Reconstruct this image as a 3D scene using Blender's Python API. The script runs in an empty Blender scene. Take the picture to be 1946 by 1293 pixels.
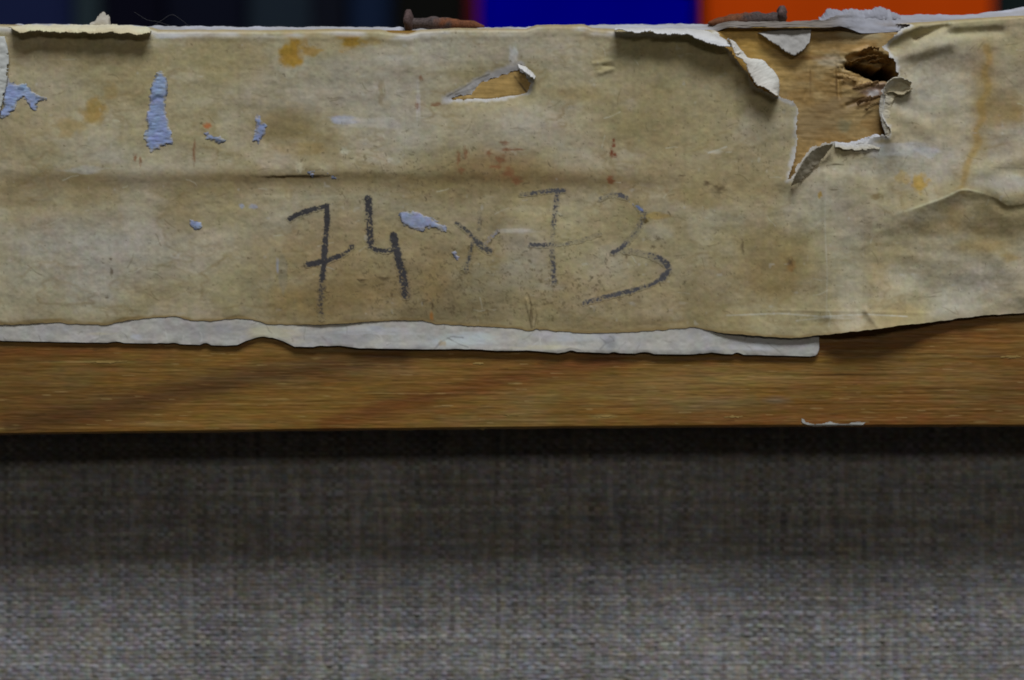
import bpy, math, random
import numpy as np
from mathutils import Vector

# ------------------------------------------------------------------ camera, world, lamps, exposure
scene = bpy.context.scene
S = 1e-4                     # one unit of the layout grid is a tenth of a millimetre
CX, CZ = 973.0, 646.5        # grid point that sits at the world origin
DIST = 0.414                 # camera to the face of the wooden bar

cam_d = bpy.data.cameras.new('camera')
cam = bpy.data.objects.new('camera', cam_d)
scene.collection.objects.link(cam)
cam.location = (0, -DIST, 0)
cam.rotation_euler = (math.radians(90), 0, 0)
cam_d.sensor_width = 23.5
cam_d.lens = 50.0
cam_d.clip_start, cam_d.clip_end = 0.02, 20
cam_d.dof.use_dof = True
cam_d.dof.focus_distance = DIST - 0.0042
cam_d.dof.aperture_fstop = 6.3
cam_d.dof.aperture_blades = 7
scene.camera = cam

world = bpy.data.worlds.new('World'); scene.world = world
world.use_nodes = True
bg = world.node_tree.nodes['Background']
bg.inputs[0].default_value = (1.0, 0.95, 0.85, 1); bg.inputs[1].default_value = 0.020

def area_light(name, loc, target, sx, sy, power, col):
    d = bpy.data.lights.new(name, 'AREA'); d.shape = 'RECTANGLE'
    d.size, d.size_y, d.energy, d.color = sx, sy, power, col
    o = bpy.data.objects.new(name, d); scene.collection.objects.link(o)
    o.location = loc
    o.rotation_euler = (Vector(target) - Vector(loc)).to_track_quat('-Z', 'Y').to_euler()
    return o
area_light('ceiling_panel_light', (0.25, -1.20, 2.12), (0.0, 0, 0.0), 1.3, 0.62, 38.5, (0.95, 0.98, 1.04))
area_light('far_ceiling_light', (0.30, -2.40, 0.87), (0.0, 0, 0.0), 0.9, 0.28, 5.1, (1.0, 0.94, 0.84))

scene.view_settings.view_transform = 'Standard'
scene.view_settings.look = 'None'
scene.view_settings.exposure = 0.0
scene.view_settings.gamma = 1.0
scene.render.engine = 'CYCLES'
scene.cycles.use_denoising = True
scene.cycles.max_bounces = 5
scene.cycles.filter_width = 1.75

# ------------------------------------------------------------------ numeric helpers
EXPO = 0.452
def lin(c):
    c = np.asarray(c, float) / 255.0
    return np.where(c <= 0.04045, c / 12.92, ((c + 0.055) / 1.055) ** 2.4)
def alb(r, g, b):            # surface colour that reads as this value under the room light
    return np.minimum(lin((r, g, b)) / EXPO, 0.86)

_tabs = {}
def vnoise(x, y, seed):
    if seed not in _tabs:
        _tabs[seed] = np.random.RandomState(seed).rand(256, 256)
    T = _tabs[seed]
    xi, yi = np.floor(x).astype(np.int64), np.floor(y).astype(np.int64)
    fx, fy = x - xi, y - yi
    fx = fx * fx * (3 - 2 * fx); fy = fy * fy * (3 - 2 * fy)
    a, b = T[yi & 255, xi & 255], T[yi & 255, (xi + 1) & 255]
    c, d = T[(yi + 1) & 255, xi & 255], T[(yi + 1) & 255, (xi + 1) & 255]
    return (a + (b - a) * fx) * (1 - fy) + (c + (d - c) * fx) * fy
def fbm(x, y, seed, octv=4, gain=0.5):
    s, amp, tot = 0, 1.0, 0
    for k in range(octv):
        s = s + amp * vnoise(x * 2 ** k + 17.3 * k, y * 2 ** k + 5.1 * k, seed + k); tot += amp; amp *= gain
    return s / tot           # 0..1
def chroma(px, py, k, sc, seed):
    return np.stack([1 + k * (fbm(px / sc, py / sc, seed + 10 * i, 3) - .5) * (1.0, .7, 1.5)[i] for i in range(3)], -1)
def sst(a, b, x):
    t = np.clip((x - a) / (b - a), 0, 1)
    return t * t * (3 - 2 * t)
def pl(pts):                 # piecewise curve y(x)
    xs, ys = [p[0] for p in pts], [p[1] for p in pts]
    return lambda x: np.interp(x, xs, ys)
def inside(px, py, poly):
    r = np.zeros(px.shape, bool); n = len(poly); j = n - 1
    for i in range(n):
        xi, yi = poly[i]; xj, yj = poly[j]
        if yi != yj:
            r ^= ((yi > py) != (yj > py)) & (px < (xj - xi) * (py - yi) / (yj - yi) + xi)
        j = i
    return r
def dist_line(px, py, pts, closed=False):
    best = np.full(px.shape, 1e9); n = len(pts)
    for i in range(n if closed else n - 1):
        ax, ay = pts[i]; bx, by = pts[(i + 1) % n]
        dx, dy = bx - ax, by - ay
        t = np.clip(((px - ax) * dx + (py - ay) * dy) / max(dx * dx + dy * dy, 1e-9), 0, 1)
        best = np.minimum(best, np.hypot(px - ax - t * dx, py - ay - t * dy))
    return best
def sdf(px, py, poly, pad=40):   # negative inside; large far away
    out = np.full(px.shape, 1e3)
    xs, ys = [p[0] for p in poly], [p[1] for p in poly]
    m = (px > min(xs) - pad) & (px < max(xs) + pad) & (py > min(ys) - pad) & (py < max(ys) + pad)
    if m.any():
        d = dist_line(px[m], py[m], poly, True)
        out[m] = np.where(inside(px[m], py[m], poly), -d, d)
    return out
def smooth(pts, n=6):        # Catmull-Rom through a stroke
    P = [np.array(p, float) for p in pts]; P = [2 * P[0] - P[1]] + P + [2 * P[-1] - P[-2]]; out = []
    for i in range(1, len(P) - 2):
        for k in range(n):
            t = k / n
            out.append(tuple(0.5 * (2 * P[i] + (P[i + 1] - P[i - 1]) * t + (2 * P[i - 1] - 5 * P[i] + 4 * P[i + 1] - P[i + 2]) * t * t
                       + (3 * P[i] - P[i - 1] - 3 * P[i + 1] + P[i + 2]) * t ** 3)))
    out.append(tuple(P[-2])); return out

# ------------------------------------------------------------------ mesh helpers
def mesh_np(name, co, quads, colors=None, smooth_shade=True):
    me = bpy.data.meshes.new(name)
    n, f = len(co), len(quads)
    me.vertices.add(n); me.vertices.foreach_set('co', np.ascontiguousarray(co, dtype=np.float32).ravel())
    me.loops.add(f * 4); me.loops.foreach_set('vertex_index', np.ascontiguousarray(quads, dtype=np.int32).ravel())
    me.polygons.add(f); me.polygons.foreach_set('loop_start', np.arange(0, f * 4, 4, dtype=np.int32))
    try: me.polygons.foreach_set('loop_total', np.full(f, 4, dtype=np.int32))
    except Exception: pass
    me.polygons.foreach_set('use_smooth', np.full(f, smooth_shade))
    me.update(calc_edges=True)
    if colors is not None:
        a = me.color_attributes.new('tint', 'FLOAT_COLOR', 'POINT')
        c = np.ones((n, 4), np.float32); c[:, :3] = colors
        a.data.foreach_set('color', c.ravel())
    return me
def grid_mesh(name, px, py, h, col, keep=None):
    """px, py, h: 2-D arrays in grid units (h towards the viewer); col: (..., 3)."""
    R, C = px.shape
    co = np.stack([(px - CX) * S, -h * S, (CZ - py) * S], -1).reshape(-1, 3)
    idx = np.arange(R * C).reshape(R, C)
    q = np.stack([idx[:-1, :-1], idx[1:, :-1], idx[1:, 1:], idx[:-1, 1:]], -1)
    if keep is not None:
        q = q[keep]
        used = np.zeros(R * C, bool); used[q.ravel()] = True
        remap = np.cumsum(used) - 1
        q = remap[q]; co = co[used]; col = col.reshape(-1, 3)[used]
    else:
        col = col.reshape(-1, 3)
    return mesh_np(name, co, q.reshape(-1, 4), col)
def link(name, me, mat, parent=None, label=None):
    o = bpy.data.objects.new(name, me); scene.collection.objects.link(o)
    if mat: me.materials.append(mat)
    if parent: o.parent = parent
    if label: o['label'] = label
    return o
def axis(*segs):             # (start, stop, step) pieces joined to one axis
    out = []
    for a, b, st in segs: out.append(np.linspace(a, b, max(1, int(round((b - a) / st))), endpoint=False))
    out.append([segs[-1][1]]); return np.concatenate(out)

# ------------------------------------------------------------------ materials
def tint_material(name, rough=0.85, spec=0.25, grain=(9000, 0.10), bump=(7000, 0.25, 2e-5), stretch=(1, 1, 1)):
    m = bpy.data.materials.new(name); m.use_nodes = True
    nt = m.node_tree; N, L = nt.nodes, nt.links
    b = N['Principled BSDF']; b.inputs['Roughness'].default_value = rough
    b.inputs['Specular IOR Level'].default_value = spec
    at = N.new('ShaderNodeAttribute'); at.attribute_name = 'tint'
    tc = N.new('ShaderNodeTexCoord'); mp = N.new('ShaderNodeMapping'); mp.inputs['Scale'].default_value = stretch
    L.new(tc.outputs['Object'], mp.inputs['Vector'])
    nz = N.new('ShaderNodeTexNoise'); nz.inputs['Scale'].default_value = grain[0]; nz.inputs['Detail'].default_value = 3
    L.new(mp.outputs['Vector'], nz.inputs['Vector'])
    mr = N.new('ShaderNodeMapRange'); mr.inputs['From Min'].default_value = 0.3; mr.inputs['From Max'].default_value = 0.7
    mr.inputs['To Min'].default_value = 1 - grain[1]; mr.inputs['To Max'].default_value = 1 + grain[1]
    L.new(nz.outputs['Fac'], mr.inputs['Value'])
    mx = N.new('ShaderNodeVectorMath'); mx.operation = 'SCALE'
    L.new(at.outputs['Color'], mx.inputs[0]); L.new(mr.outputs['Result'], mx.inputs['Scale'])
    L.new(mx.outputs['Vector'], b.inputs['Base Color'])
    n2 = N.new('ShaderNodeTexNoise'); n2.inputs['Scale'].default_value = bump[0]; n2.inputs['Detail'].default_value = 4
    L.new(mp.outputs['Vector'], n2.inputs['Vector'])
    bp = N.new('ShaderNodeBump'); bp.inputs['Strength'].default_value = bump[1]; bp.inputs['Distance'].default_value = bump[2]
    L.new(n2.outputs['Fac'], bp.inputs['Height']); L.new(bp.outputs['Normal'], b.inputs['Normal'])
    return m
def plain_material(name, col, rough=0.6, spec=0.3, var=0.12, scale=20):
    m = bpy.data.materials.new(name); m.use_nodes = True
    nt = m.node_tree; N, L = nt.nodes, nt.links; b = N['Principled BSDF']
    b.inputs['Roughness'].default_value = rough; b.inputs['Specular IOR Level'].default_value = spec
    nz = N.new('ShaderNodeTexNoise'); nz.inputs['Scale'].default_value = scale; nz.inputs['Detail'].default_value = 3
    tc = N.new('ShaderNodeTexCoord'); L.new(tc.outputs['Object'], nz.inputs['Vector'])
    cr = N.new('ShaderNodeValToRGB')
    cr.color_ramp.elements[0].position, cr.color_ramp.elements[1].position = 0.3, 0.7
    cr.color_ramp.elements[0].color = tuple(c * (1 - var) for c in col) + (1,)
    cr.color_ramp.elements[1].color = tuple(min(1, c * (1 + var)) for c in col) + (1,)
    L.new(nz.outputs['Fac'], cr.inputs['Fac']); L.new(cr.outputs['Color'], b.inputs['Base Color'])
    return m
M_PAPER = tint_material('aged_cream_canvas', 0.9, 0.15, (9000, 0.05), (6000, 0.35, 2.5e-5))
M_WHITE = tint_material('white_paper', 0.8, 0.2, (5000, 0.03), (4000, 0.25, 2e-5))
M_WOOD = tint_material('varnished_pine', 0.5, 0.28, (5200, 0.10), (4200, 0.35, 2.5e-5), (0.06, 1, 1))
M_LINEN = tint_material('grey_linen', 0.95, 0.08, (7000, 0.10), (7000, 0.3, 3e-5))
M_FLECK = tint_material('pale_blue_paint', 0.8, 0.2, (8000, 0.06), (6000, 0.3, 2e-5))
M_RUST = tint_material('rusty_iron', 0.9, 0.2, (3500, 0.35), (3000, 0.8, 8e-5))
M_PENCIL = tint_material('graphite', 0.75, 0.25, (9000, 0.15), (9000, 0.2, 1e-5))

# ------------------------------------------------------------------ outlines of the old canvas margin
bottom_edge = pl([(-450, 622), (0, 617), (60, 616), (115, 612), (130, 616), (205, 618), (225, 612), (260, 607), (300, 603), (335, 602), (365, 609), (400, 611),
    (450, 605), (480, 608), (510, 616), (560, 617), (620, 617), (680, 613), (750, 609), (800, 609), (825, 616), (855, 617), (900, 620), (975, 623), (990, 625), (1000, 629),
    (1012, 629), (1020, 625), (1050, 629), (1110, 633), (1180, 632), (1260, 627), (1320, 622), (1345, 628), (1375, 634), (1410, 636), (1450, 640), (1500, 643), (1560, 637),
    (1640, 628), (1700, 620), (1750, 615), (1800, 608), (1860, 600), (1946, 595), (2400, 588)])
paper_top = pl([(-450, 52), (0, 44), (28, 45), (60, 47), (285, 49), (300, 54), (400, 54), (520, 55), (640, 53), (720, 54), (745, 58), (775, 60), (800, 54), (860, 51), (1000, 52), (1020, 45),
    (1110, 44), (1125, 50), (1180, 54), (1360, 55), (1600, 50), (1690, 45), (1800, 36), (1900, 28), (1946, 26), (2400, 22)])
ply_top = pl([(-450, 40), (0, 42), (60, 41), (290, 44), (500, 46), (765, 47), (1000, 46), (1020, 43), (1250, 41), (1360, 40), (1420, 39), (1500, 39), (1560, 37),
    (1580, 31), (1610, 24), (1640, 18), (1690, 17), (1712, 24), (1850, 24), (1900, 18), (1946, 10), (2400, 6)])
HOLE = [(1355, 52), (1372, 84), (1390, 100), (1402, 118), (1418, 140), (1432, 165), (1470, 184), (1500, 192), (1513, 200), (1516, 230), (1511, 250), (1514, 268), (1511, 284), (1506, 305), (1499, 330),
        (1496, 345), (1504, 338), (1512, 320), (1524, 302), (1540, 283), (1556, 276), (1590, 270), (1618, 274), (1645, 272), (1658, 263), (1672, 260), (1683, 264), (1686, 252), (1678, 235), (1672, 218), (1675, 195), (1672, 178),
        (1684, 158), (1702, 146), (1702, 132), (1693, 116), (1684, 100), (1676, 92), (1690, 76), (1710, 60), (1728, 50), (1700, 40), (1500, 40)]
SLIT = [(858, 189), (868, 183), (884, 181), (896, 181), (904, 168), (914, 157), (934, 151), (956, 143), (978, 135), (988, 133), (1000, 145), (1007, 158), (1002, 177), (985, 180), (955, 184), (925, 188), (900, 187), (878, 190)]
CAVITY = [(1601, 130), (1612, 121), (1628, 120), (1650, 126), (1672, 131), (1690, 124), (1702, 134), (1699, 149), (1684, 154), (1664, 152), (1646, 146), (1622, 134)]
PIT = [(1600, 128), (1610, 108), (1632, 98), (1664, 96), (1686, 104), (1704, 132), (1700, 152), (1664, 156), (1636, 150)]

# rotate a point of the bar by the small tilt of the picture: bar edges are given directly instead
bar_bottom = pl([(-450, 831), (0, 828), (150, 826), (400, 823), (600, 820), (1000, 816), (1400, 813), (1946, 812), (2400, 810)])

def stain(col, px, py, cx, cy, rx, ry, rgb, k, edge=0.5, warp=0.35, seed=1, f=1.0):
    """blend a blotch with a noise-warped outline into the colour field."""
    m = (np.abs(px - cx) < rx * 1.9) & (np.abs(py - cy) < ry * 1.9)
    if not m.any(): return
    x, y = px[m], py[m]
    r = np.hypot((x - cx) / rx, (y - cy) / ry)
    r = r + warp * (fbm(x / (rx * 0.8) * f + seed * 3.1, y / (ry * 0.8) * f + seed * 1.7, 40 + seed % 13, 4) - 0.5) * 2
    a = (k * sst(1 + edge * 0.5, 1 - edge, r))[:, None]
    col[m] = col[m] * (1 - a) + np.asarray(rgb) * a

strip_bottom = pl([(-450, 640), (0, 648), (150, 651), (300, 653), (430, 657), (452, 656), (468, 648), (488, 642), (518, 642), (540, 649), (560, 659), (640, 661), (800, 664), (900, 664), (945, 667), (1000, 666), (1060, 671),
                   (1085, 668), (1150, 671), (1300, 674), (1332, 673), (1352, 670), (1375, 673), (1400, 674), (1480, 676), (1540, 677.5), (1549, 676), (1553, 672), (1556, 664)])
def strip_height(px, py):
    T = np.clip((py - 575) / 82.0, 0, 1.1)
    lift = 7 + 8 * sst(330, 620, px) * sst(1560, 1200, px) + 4 * (fbm(px / 110, px * 0, 295, 3) - .5)
    return 2.0 + lift * T ** 3 * 0.32 + 0.8 * (fbm(px / 40, py / 18, 297, 3) - .5) * 2 + 0.6 * (fbm(px / 9, py / 7, 299, 2) - .5)
def scratch(col, px, py, pts, w, rgb, k):
    xs, ys = [p[0] for p in pts], [p[1] for p in pts]
    m = (px > min(xs) - 6) & (px < max(xs) + 6) & (py > min(ys) - 6) & (py < max(ys) + 6)
    if m.any():
        x, y = px[m], py[m]
        a = (k * sst(w, w * .2, dist_line(x, y, pts)) * (.25 + .9 * vnoise(x / 9, y / 9, 410)))[:, None]
        col[m] = col[m] * (1 - a) + np.asarray(rgb) * a
def scatter(seed, n, x0, x1, y0, y1, l0, l1, bend=.5, horiz=.5):
    rs = random.Random(seed); out = []
    for _ in range(n):
        x, y, L = rs.uniform(x0, x1), rs.uniform(y0, y1), rs.uniform(l0, l1)
        an = rs.gauss(0, .12) if rs.random() < horiz else rs.uniform(0, math.pi)
        pts = [(x, y)]
        for _i in range(4):
            an += rs.gauss(0, bend * .4); x += L / 4 * math.cos(an); y += L / 4 * math.sin(an); pts.append((x, y))
        out.append(pts)
    return out

# ------------------------------------------------------------------ height of the canvas margin above the bar face
CREASE = smooth([(1690, 412), (1740, 396), (1790, 378), (1822, 364), (1850, 367), (1885, 378), (1910, 392), (1946, 388), (2010, 380), (2400, 395)], 8)
crease_y = pl(CREASE)
def margin_height(px, py):
    base = 8 + 3.5 * (fbm(px / 160, py / 90, 3, 3) - 0.5) * 2 + 0.9 * (fbm(px / 34, py / 26, 5, 3) - 0.5) * 2
    base = base + 0.40 * (fbm(px / 9, py / 9, 8, 2) - 0.5) * 2
    # threads of the canvas, only just telegraphing through the primer
    base = base + 0.12 * (fbm(px / 40, py / 3.2, 9, 2) - .5) + 0.3 * (fbm(px / 3.2, py / 40, 10, 2) - .5) + .35 * (fbm(px / 4, py / 4, 12, 2) - .5)
    # rounded fold over the upper arris
    crest = paper_top(px) + 15
    t = np.clip((crest - 3 - py) / 11, 0, 2)
    base = base - 22 * t ** 2 + 0.9 * np.exp(-((py - crest - 4) / 6) ** 2)
    # long horizontal crease, slightly sunken under it
    ly = 336 + 4 * np.sin(px / 170.0) + 0.006 * (px - 700)
    k = sst(-200, 300, px) * sst(1500, 1000, px) * .55
    base = base + k * 3.0 * np.exp(-np.clip(ly - py, 0, 99) / 22.0) * (py < ly + 1) * sst(480, 540, px) * sst(665, 600, px)
    base = base + k * 2.0 * np.exp(-((py - ly + 8) / 16) ** 2)
    base = base + sst(1300, 1700, px) * 6 * (fbm(px / 120, py / 70, 21, 3) - 0.5) * 2
    # wrinkles at the right end
    cy = crease_y(px); d = py - cy
    kr = sst(1670, 1770, px)
    ridge = np.where(d < 0, np.exp(-(np.abs(d) / 70) ** 1.3), np.exp(-(np.abs(d) / 40) ** 1.15))
    base = base + kr * 22 * ridge
    base = base - kr * sst(1840, 1900, px) * 7 * np.exp(-((d - 6) / 14) ** 2)
    l2 = 300 + 0.30 * (1946 - px)
    base = base + 4 * sst(1780, 1900, px) * np.exp(-((py - l2) / 14) ** 2)
    for (ax, ay, bx, by, w, amp) in ((1700, 112, 1800, 86, 13, 7), (1690, 75, 1745, 52, 9, 8), (1740, 72, 1795, 52, 8, -10), (1800, 66, 1900, 60, 9, -6), (1700, 215, 1760, 250, 16, 4),
                                     (1480, 590, 1760, 596, 3, .9), (1640, 590, 1665, 625, 6, 4), (1566, 330, 1570, 600, 10, 3), (1655, 350, 1650, 600, 14, 3),
                                     (1770, 500, 1780, 590, 22, 5), (1880, 480, 1946, 560, 24, 5), (1000, 570, 1012, 622, 3, 2.2), (1128, 122, 1162, 117, 4, 1.5), (1140, 140, 1162, 133, 5, 2.4), (1146, 127, 1166, 128, 3, -1.8)):
        m = (px > min(ax, bx) - 70) & (px < max(ax, bx) + 70) & (py > min(ay, by) - 70) & (py < max(ay, by) + 70)
        if m.any():
            dd = dist_line(px[m], py[m], [(ax, ay), (bx, by)])
            base[m] = base[m] + amp * np.exp(-(dd / w) ** 2)
    # free lower edge curls off the wood
    e = bottom_edge(px) - py
    lift = 5 * sst(1330, 1420, px) * sst(1620, 1520, px) + 27 * sst(1540, 1620, px) * sst(1800, 1690, px) + 1.0
    base = base + lift * np.exp(-np.clip(e, 0, 400) / 38)
    base = base - 5.0 * np.exp(-np.clip(e, 0, 400) / 45) * sst(1420, 1320, px)
    base = np.where((py > 560) & (px < 1575), np.maximum(base, strip_height(px, py) + 1.3), base)
    # lips of the tears stand up
    for poly, amp, w in ((HOLE, 4, 16), (SLIT, -5.5, 16)):
        s = sdf(px, py, poly, 60)
        base = base + amp * np.exp(-np.clip(s, 0, 200) / w) * (s < 100)
    s = sdf(px, py, HOLE, 60)
    base = base + 12 * np.exp(-np.clip(s, 0, 200) / 22) * (s < 100) * sst(1640, 1690, px) * sst(90, 150, py)
    return base

# ------------------------------------------------------------------ colour of the canvas margin
def margin_colour(px, py):
    n1 = fbm(px / 260, py / 110, 60, 5); n2 = fbm(px / 90, py / 60, 66, 5); n3 = fbm(px / 22, py / 16, 72, 4)
    c0, c1, c2 = alb(147, 138, 112), alb(154, 147, 126), alb(136, 126, 95)
    a = sst(0.36, 0.66, n1 * 0.62 + n2 * 0.38)[..., None]
    col = c2 * (1 - a) + c0 * a
    b = sst(0.54, 0.72, n2)[..., None] * 0.45
    rt = sst(1250, 1600, px)[..., None] * .5; c0 = c0 * (1 - rt) + alb(156, 145, 117) * rt
    col = col * (1 - b) + c1 * b
    # whiter, cleaner areas and browner areas, placed as they lie on the object
    W = alb(150, 147, 138); G = alb(133, 128, 112)
    O = alb(133, 110, 62); B = alb(108, 92, 58); K = alb(92, 82, 60); Y = alb(150, 122, 50)
    big = [(200, 480, 240, 90, W, .75), (210, 300, 90, 40, W, .5), (320, 330, 120, 40, W, .35), (660, 170, 170, 70, W, .55), (900, 90, 240, 46, W, .45), (770, 250, 110, 50, W, .45),
           (720, 390, 120, 40, G, .4), (1010, 260, 130, 60, W, .35), (1000, 480, 60, 60, W, .45), (1620, 480, 70, 130, G, .55), (1760, 160, 80, 80, W, .5), (1760, 310, 150, 40, W, .55),
           (1900, 350, 70, 30, W, .7), (1850, 540, 110, 60, W, .55), (1560, 380, 60, 50, W, .3), (1890, 130, 60, 50, G, .5), (1900, 260, 70, 50, W, .5),
           (90, 110, 110, 30, B, .42), (70, 260, 110, 40, B, .25), (150, 345, 190, 34, B, .5), (330, 390, 60, 60, B, .38), (400, 345, 120, 26, B, .4), (60, 370, 90, 30, B, .42),
           (560, 240, 90, 40, B, .62), (630, 345, 220, 20, B, .55), (960, 335, 180, 46, B, .55), (850, 365, 110, 30, B, .45), (1130, 345, 120, 24, B, .5), (1250, 390, 150, 30, B, .2),
           (1220, 240, 90, 60, B, .3), (1110, 180, 70, 18, O, .35), (1460, 490, 75, 75, alb(116, 100, 58), .75), (1380, 360, 120, 40, alb(132, 116, 78), .5), (1340, 560, 60, 60, B, .45), (1440, 300, 90, 60, B, .3), (1190, 620, 180, 22, B, .4),
           (960, 310, 80, 40, alb(116, 90, 58), .45), (640, 565, 120, 45, alb(114, 94, 60), .55), (850, 585, 70, 36, alb(112, 96, 62), .45), (1000, 330, 160, 26, alb(116, 98, 62), .4), (680, 560, 160, 60, B, .62), (640, 470, 130, 70, alb(128, 112, 80), .6), (760, 520, 200, 80, alb(128, 112, 80), .5), (900, 560, 150, 56, K, .42), (1120, 560, 150, 60, alb(132, 116, 84), .5), (1400, 540, 120, 70, alb(130, 114, 80), .45), (1300, 330, 200, 60, alb(136, 122, 90), .5), (540, 560, 40, 60, O, .4), (830, 520, 30, 60, O, .35), (860, 450, 180, 80, B, .25),
           (300, 560, 80, 50, O, .22), (1770, 430, 90, 18, B, .55), (1900, 430, 70, 40, B, .55), (1815, 405, 26, 26, O, .4), (1860, 470, 60, 16, O, .4), (1915, 490, 20, 10, O, .6), (1660, 500, 26, 70, O, .25),
           (1908, 212, 60, 34, alb(126, 102, 48), .85), (1900, 160, 60, 60, alb(128, 116, 96), .6), (1880, 200, 50, 110, alb(132, 118, 90), .45), (1700, 600, 60, 20, O, .22), (1400, 610, 60, 22, O, .3), (1030, 410, 70, 40, alb(160, 148, 112), .5), (1100, 420, 60, 40, alb(158, 146, 112), .4)]
    for i, (x, y, rx, ry, c, k) in enumerate(big):
        stain(col, px, py, x, y, rx, ry, c, k, 0.8, 0.55, i + 3)
    small = [(556, 100, 27, 32, alb(138, 108, 46), 1.0), (590, 98, 22, 11, alb(138, 112, 56), .8), (668, 82, 27, 17, alb(128, 102, 44), 1.0), (182, 212, 20, 22, alb(134, 108, 50), .7), (705, 80, 18, 8, O, .5), (180, 212, 22, 24, O, .6), (210, 175, 18, 16, O, .4), (135, 245, 28, 20, O, .5),
             (230, 615, 22, 10, K, .7), (110, 612, 60, 8, B, .7), (395, 240, 8, 7, alb(150, 80, 40), .8), (575, 285, 60, 14, O, .4), (250, 610, 30, 8, B, .8),
             (1746, 350, 15, 18, Y, .8), (1712, 338, 13, 14, Y, .45), (1556, 372, 4, 7, Y, .8), (1665, 375, 11, 8, B, .7), (1225, 420, 7, 6, alb(80, 66, 34), .9), (1245, 410, 28, 8, Y, .45),
             (1500, 505, 10, 14, alb(120, 80, 40), .5), (725, 175, 8, 26, B, .45), (1160, 345, 8, 6, alb(110, 60, 34), .8), (820, 610, 4, 16, alb(150, 95, 40), .8), (1000, 640, 8, 8, O, .6),
             (655, 230, 26, 9, alb(142, 148, 168), .7), (536, 520, 10, 40, alb(116, 112, 98), .5), (528, 505, 3, 14, alb(128, 134, 148), .6), (460, 392, 6, 5, alb(135, 143, 165), .7), (482, 393, 8, 5, alb(135, 143, 165), .6),
             (1010, 400, 50, 10, alb(160, 150, 122), .4), (980, 440, 36, 5, alb(166, 162, 150), .6), (570, 320, 8, 10, alb(165, 158, 130), .8), (655, 288, 10, 8, alb(170, 165, 145), .6),
             (700, 235, 60, 14, alb(158, 154, 146), .5), (755, 110, 30, 6, W, .4), (975, 105, 9, 22, alb(168, 168, 166), .7), (795, 190, 5, 40, alb(165, 160, 156), .5), (160, 325, 40, 8, W, .6),
             (1700, 285, 70, 16, alb(172, 172, 170), .6), (1760, 290, 22, 12, alb(170, 172, 176), .6), (1655, 280, 30, 10, alb(168, 170, 180), .7), (1040, 545, 40, 8, W, .2),
             (1360, 290, 18, 4, alb(164, 156, 140), .7), (400, 70, 16, 6, B, .5), (320, 70, 34, 5, alb(150, 156, 175), .5)]
    for i, (x, y, rx, ry, c, k) in enumerate(small):
        stain(col, px, py, x, y, rx, ry, c, k, 0.5, 0.6, i + 7, 1.3)
    # tide line at the right end
    tide = smooth([(1872, 92), (1878, 115), (1868, 140), (1876, 170), (1862, 200), (1866, 225), (1852, 250), (1856, 275), (1838, 305), (1828, 335), (1822, 362)], 5)
    m = (px > 1790) & (px < 1930) & (py > 70) & (py < 380)
    if m.any():
        d = dist_line(px[m], py[m], tide) + 6 * (fbm(px[m] / 16, py[m] / 16, 91, 3) - 0.5)
        a = (0.42 * sst(11, 2, d) + 0.34 * sst(30, 4, d + 14 * (n3[m] - .5)))[:, None]; col[m] = col[m] * (1 - a) + O * a
    # dirty line of the long crease
    ly = 337 + 4 * np.sin(px / 170.0) + 0.006 * (px - 700)
    a = np.exp(-((py - ly - 4) / (9 + 5 * n2)) ** 2) * sst(-100, 200, px) * sst(1400, 1150, px) * (0.16 + 0.34 * n2)
    a = a + 0.75 * np.exp(-((py - 337.5 - 0.004 * (px - 550)) / 1.9) ** 2) * sst(488, 540, px) * sst(640, 590, px)
    a = np.clip(a, 0, 0.9)[..., None]; col = col * (1 - a) + alb(70, 54, 30) * a
    d = py - crease_y(px); a = (.55 * np.exp(-((d + 1) / 2.6) ** 2) * sst(1690, 1730, px) * sst(1880, 1840, px))[..., None]; col = col * (1 - a) + alb(178, 166, 138) * a  # pale crest of the right-hand crease: worn fold plus a painted highlight
    # thin soft streaks along the threads
    sx = fbm(px / 7, py / 120, 95, 3); sy = fbm(px / 110, py / 6, 98, 3)
    col = col * (1 + 0.14 * (sx - 0.5) + 0.09 * (sy - 0.5) + 0.26 * (n3 - 0.5) + 0.20 * (fbm(px / 5, py / 5, 120, 2) - 0.5))[..., None]
    col = col * chroma(px, py, .10, 11, 600) * chroma(px, py, .07, 60, 640)
    # dirt speckle
    den = 0.02 + 1.05 * np.exp(-(((px - 900) / 330) ** 2 + ((py - 540) / 90) ** 2)) + 0.5 * np.exp(-(((px - 760) / 330) ** 2 + ((py - 330) / 60) ** 2)) + 0.35 * np.exp(-(((px - 1500) / 160) ** 2 + ((py - 300) / 180) ** 2))
    sp = .075 * np.clip(den * 1.6, 0, 1) + vnoise(px / 2.3, py / 2.5, 101) * 0.5 + vnoise(px / 7.3, py / 5.7, 102) * 0.5
    a = np.clip(sst(0.80 - 0.13 * den, 0.93 - 0.10 * den, sp) * 0.55, 0, 1)[..., None]
    col = col * (1 - a) + alb(78, 68, 48) * a
    a = (sst(0.80, 0.95, vnoise(px / 7.1 + 9, py / 6.7, 103) * 0.5 + vnoise(px / 24, py / 18, 104) * 0.5) * 0.30)[..., None]
    col = col * (1 - a) + alb(178, 174, 160) * a
    for i, p in enumerate(scatter(1, 170, -20, 1960, 75, 600, 8, 34)): scratch(col, px, py, p, 1.7, alb(84, 72, 48) if i % 3 else alb(176, 170, 150), .45)
    for i, p in enumerate(scatter(2, 60, 560, 1300, 290, 610, 4, 14, 1.2, .2)): scratch(col, px, py, p, 1.8, alb(58, 50, 36), .7)
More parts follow.
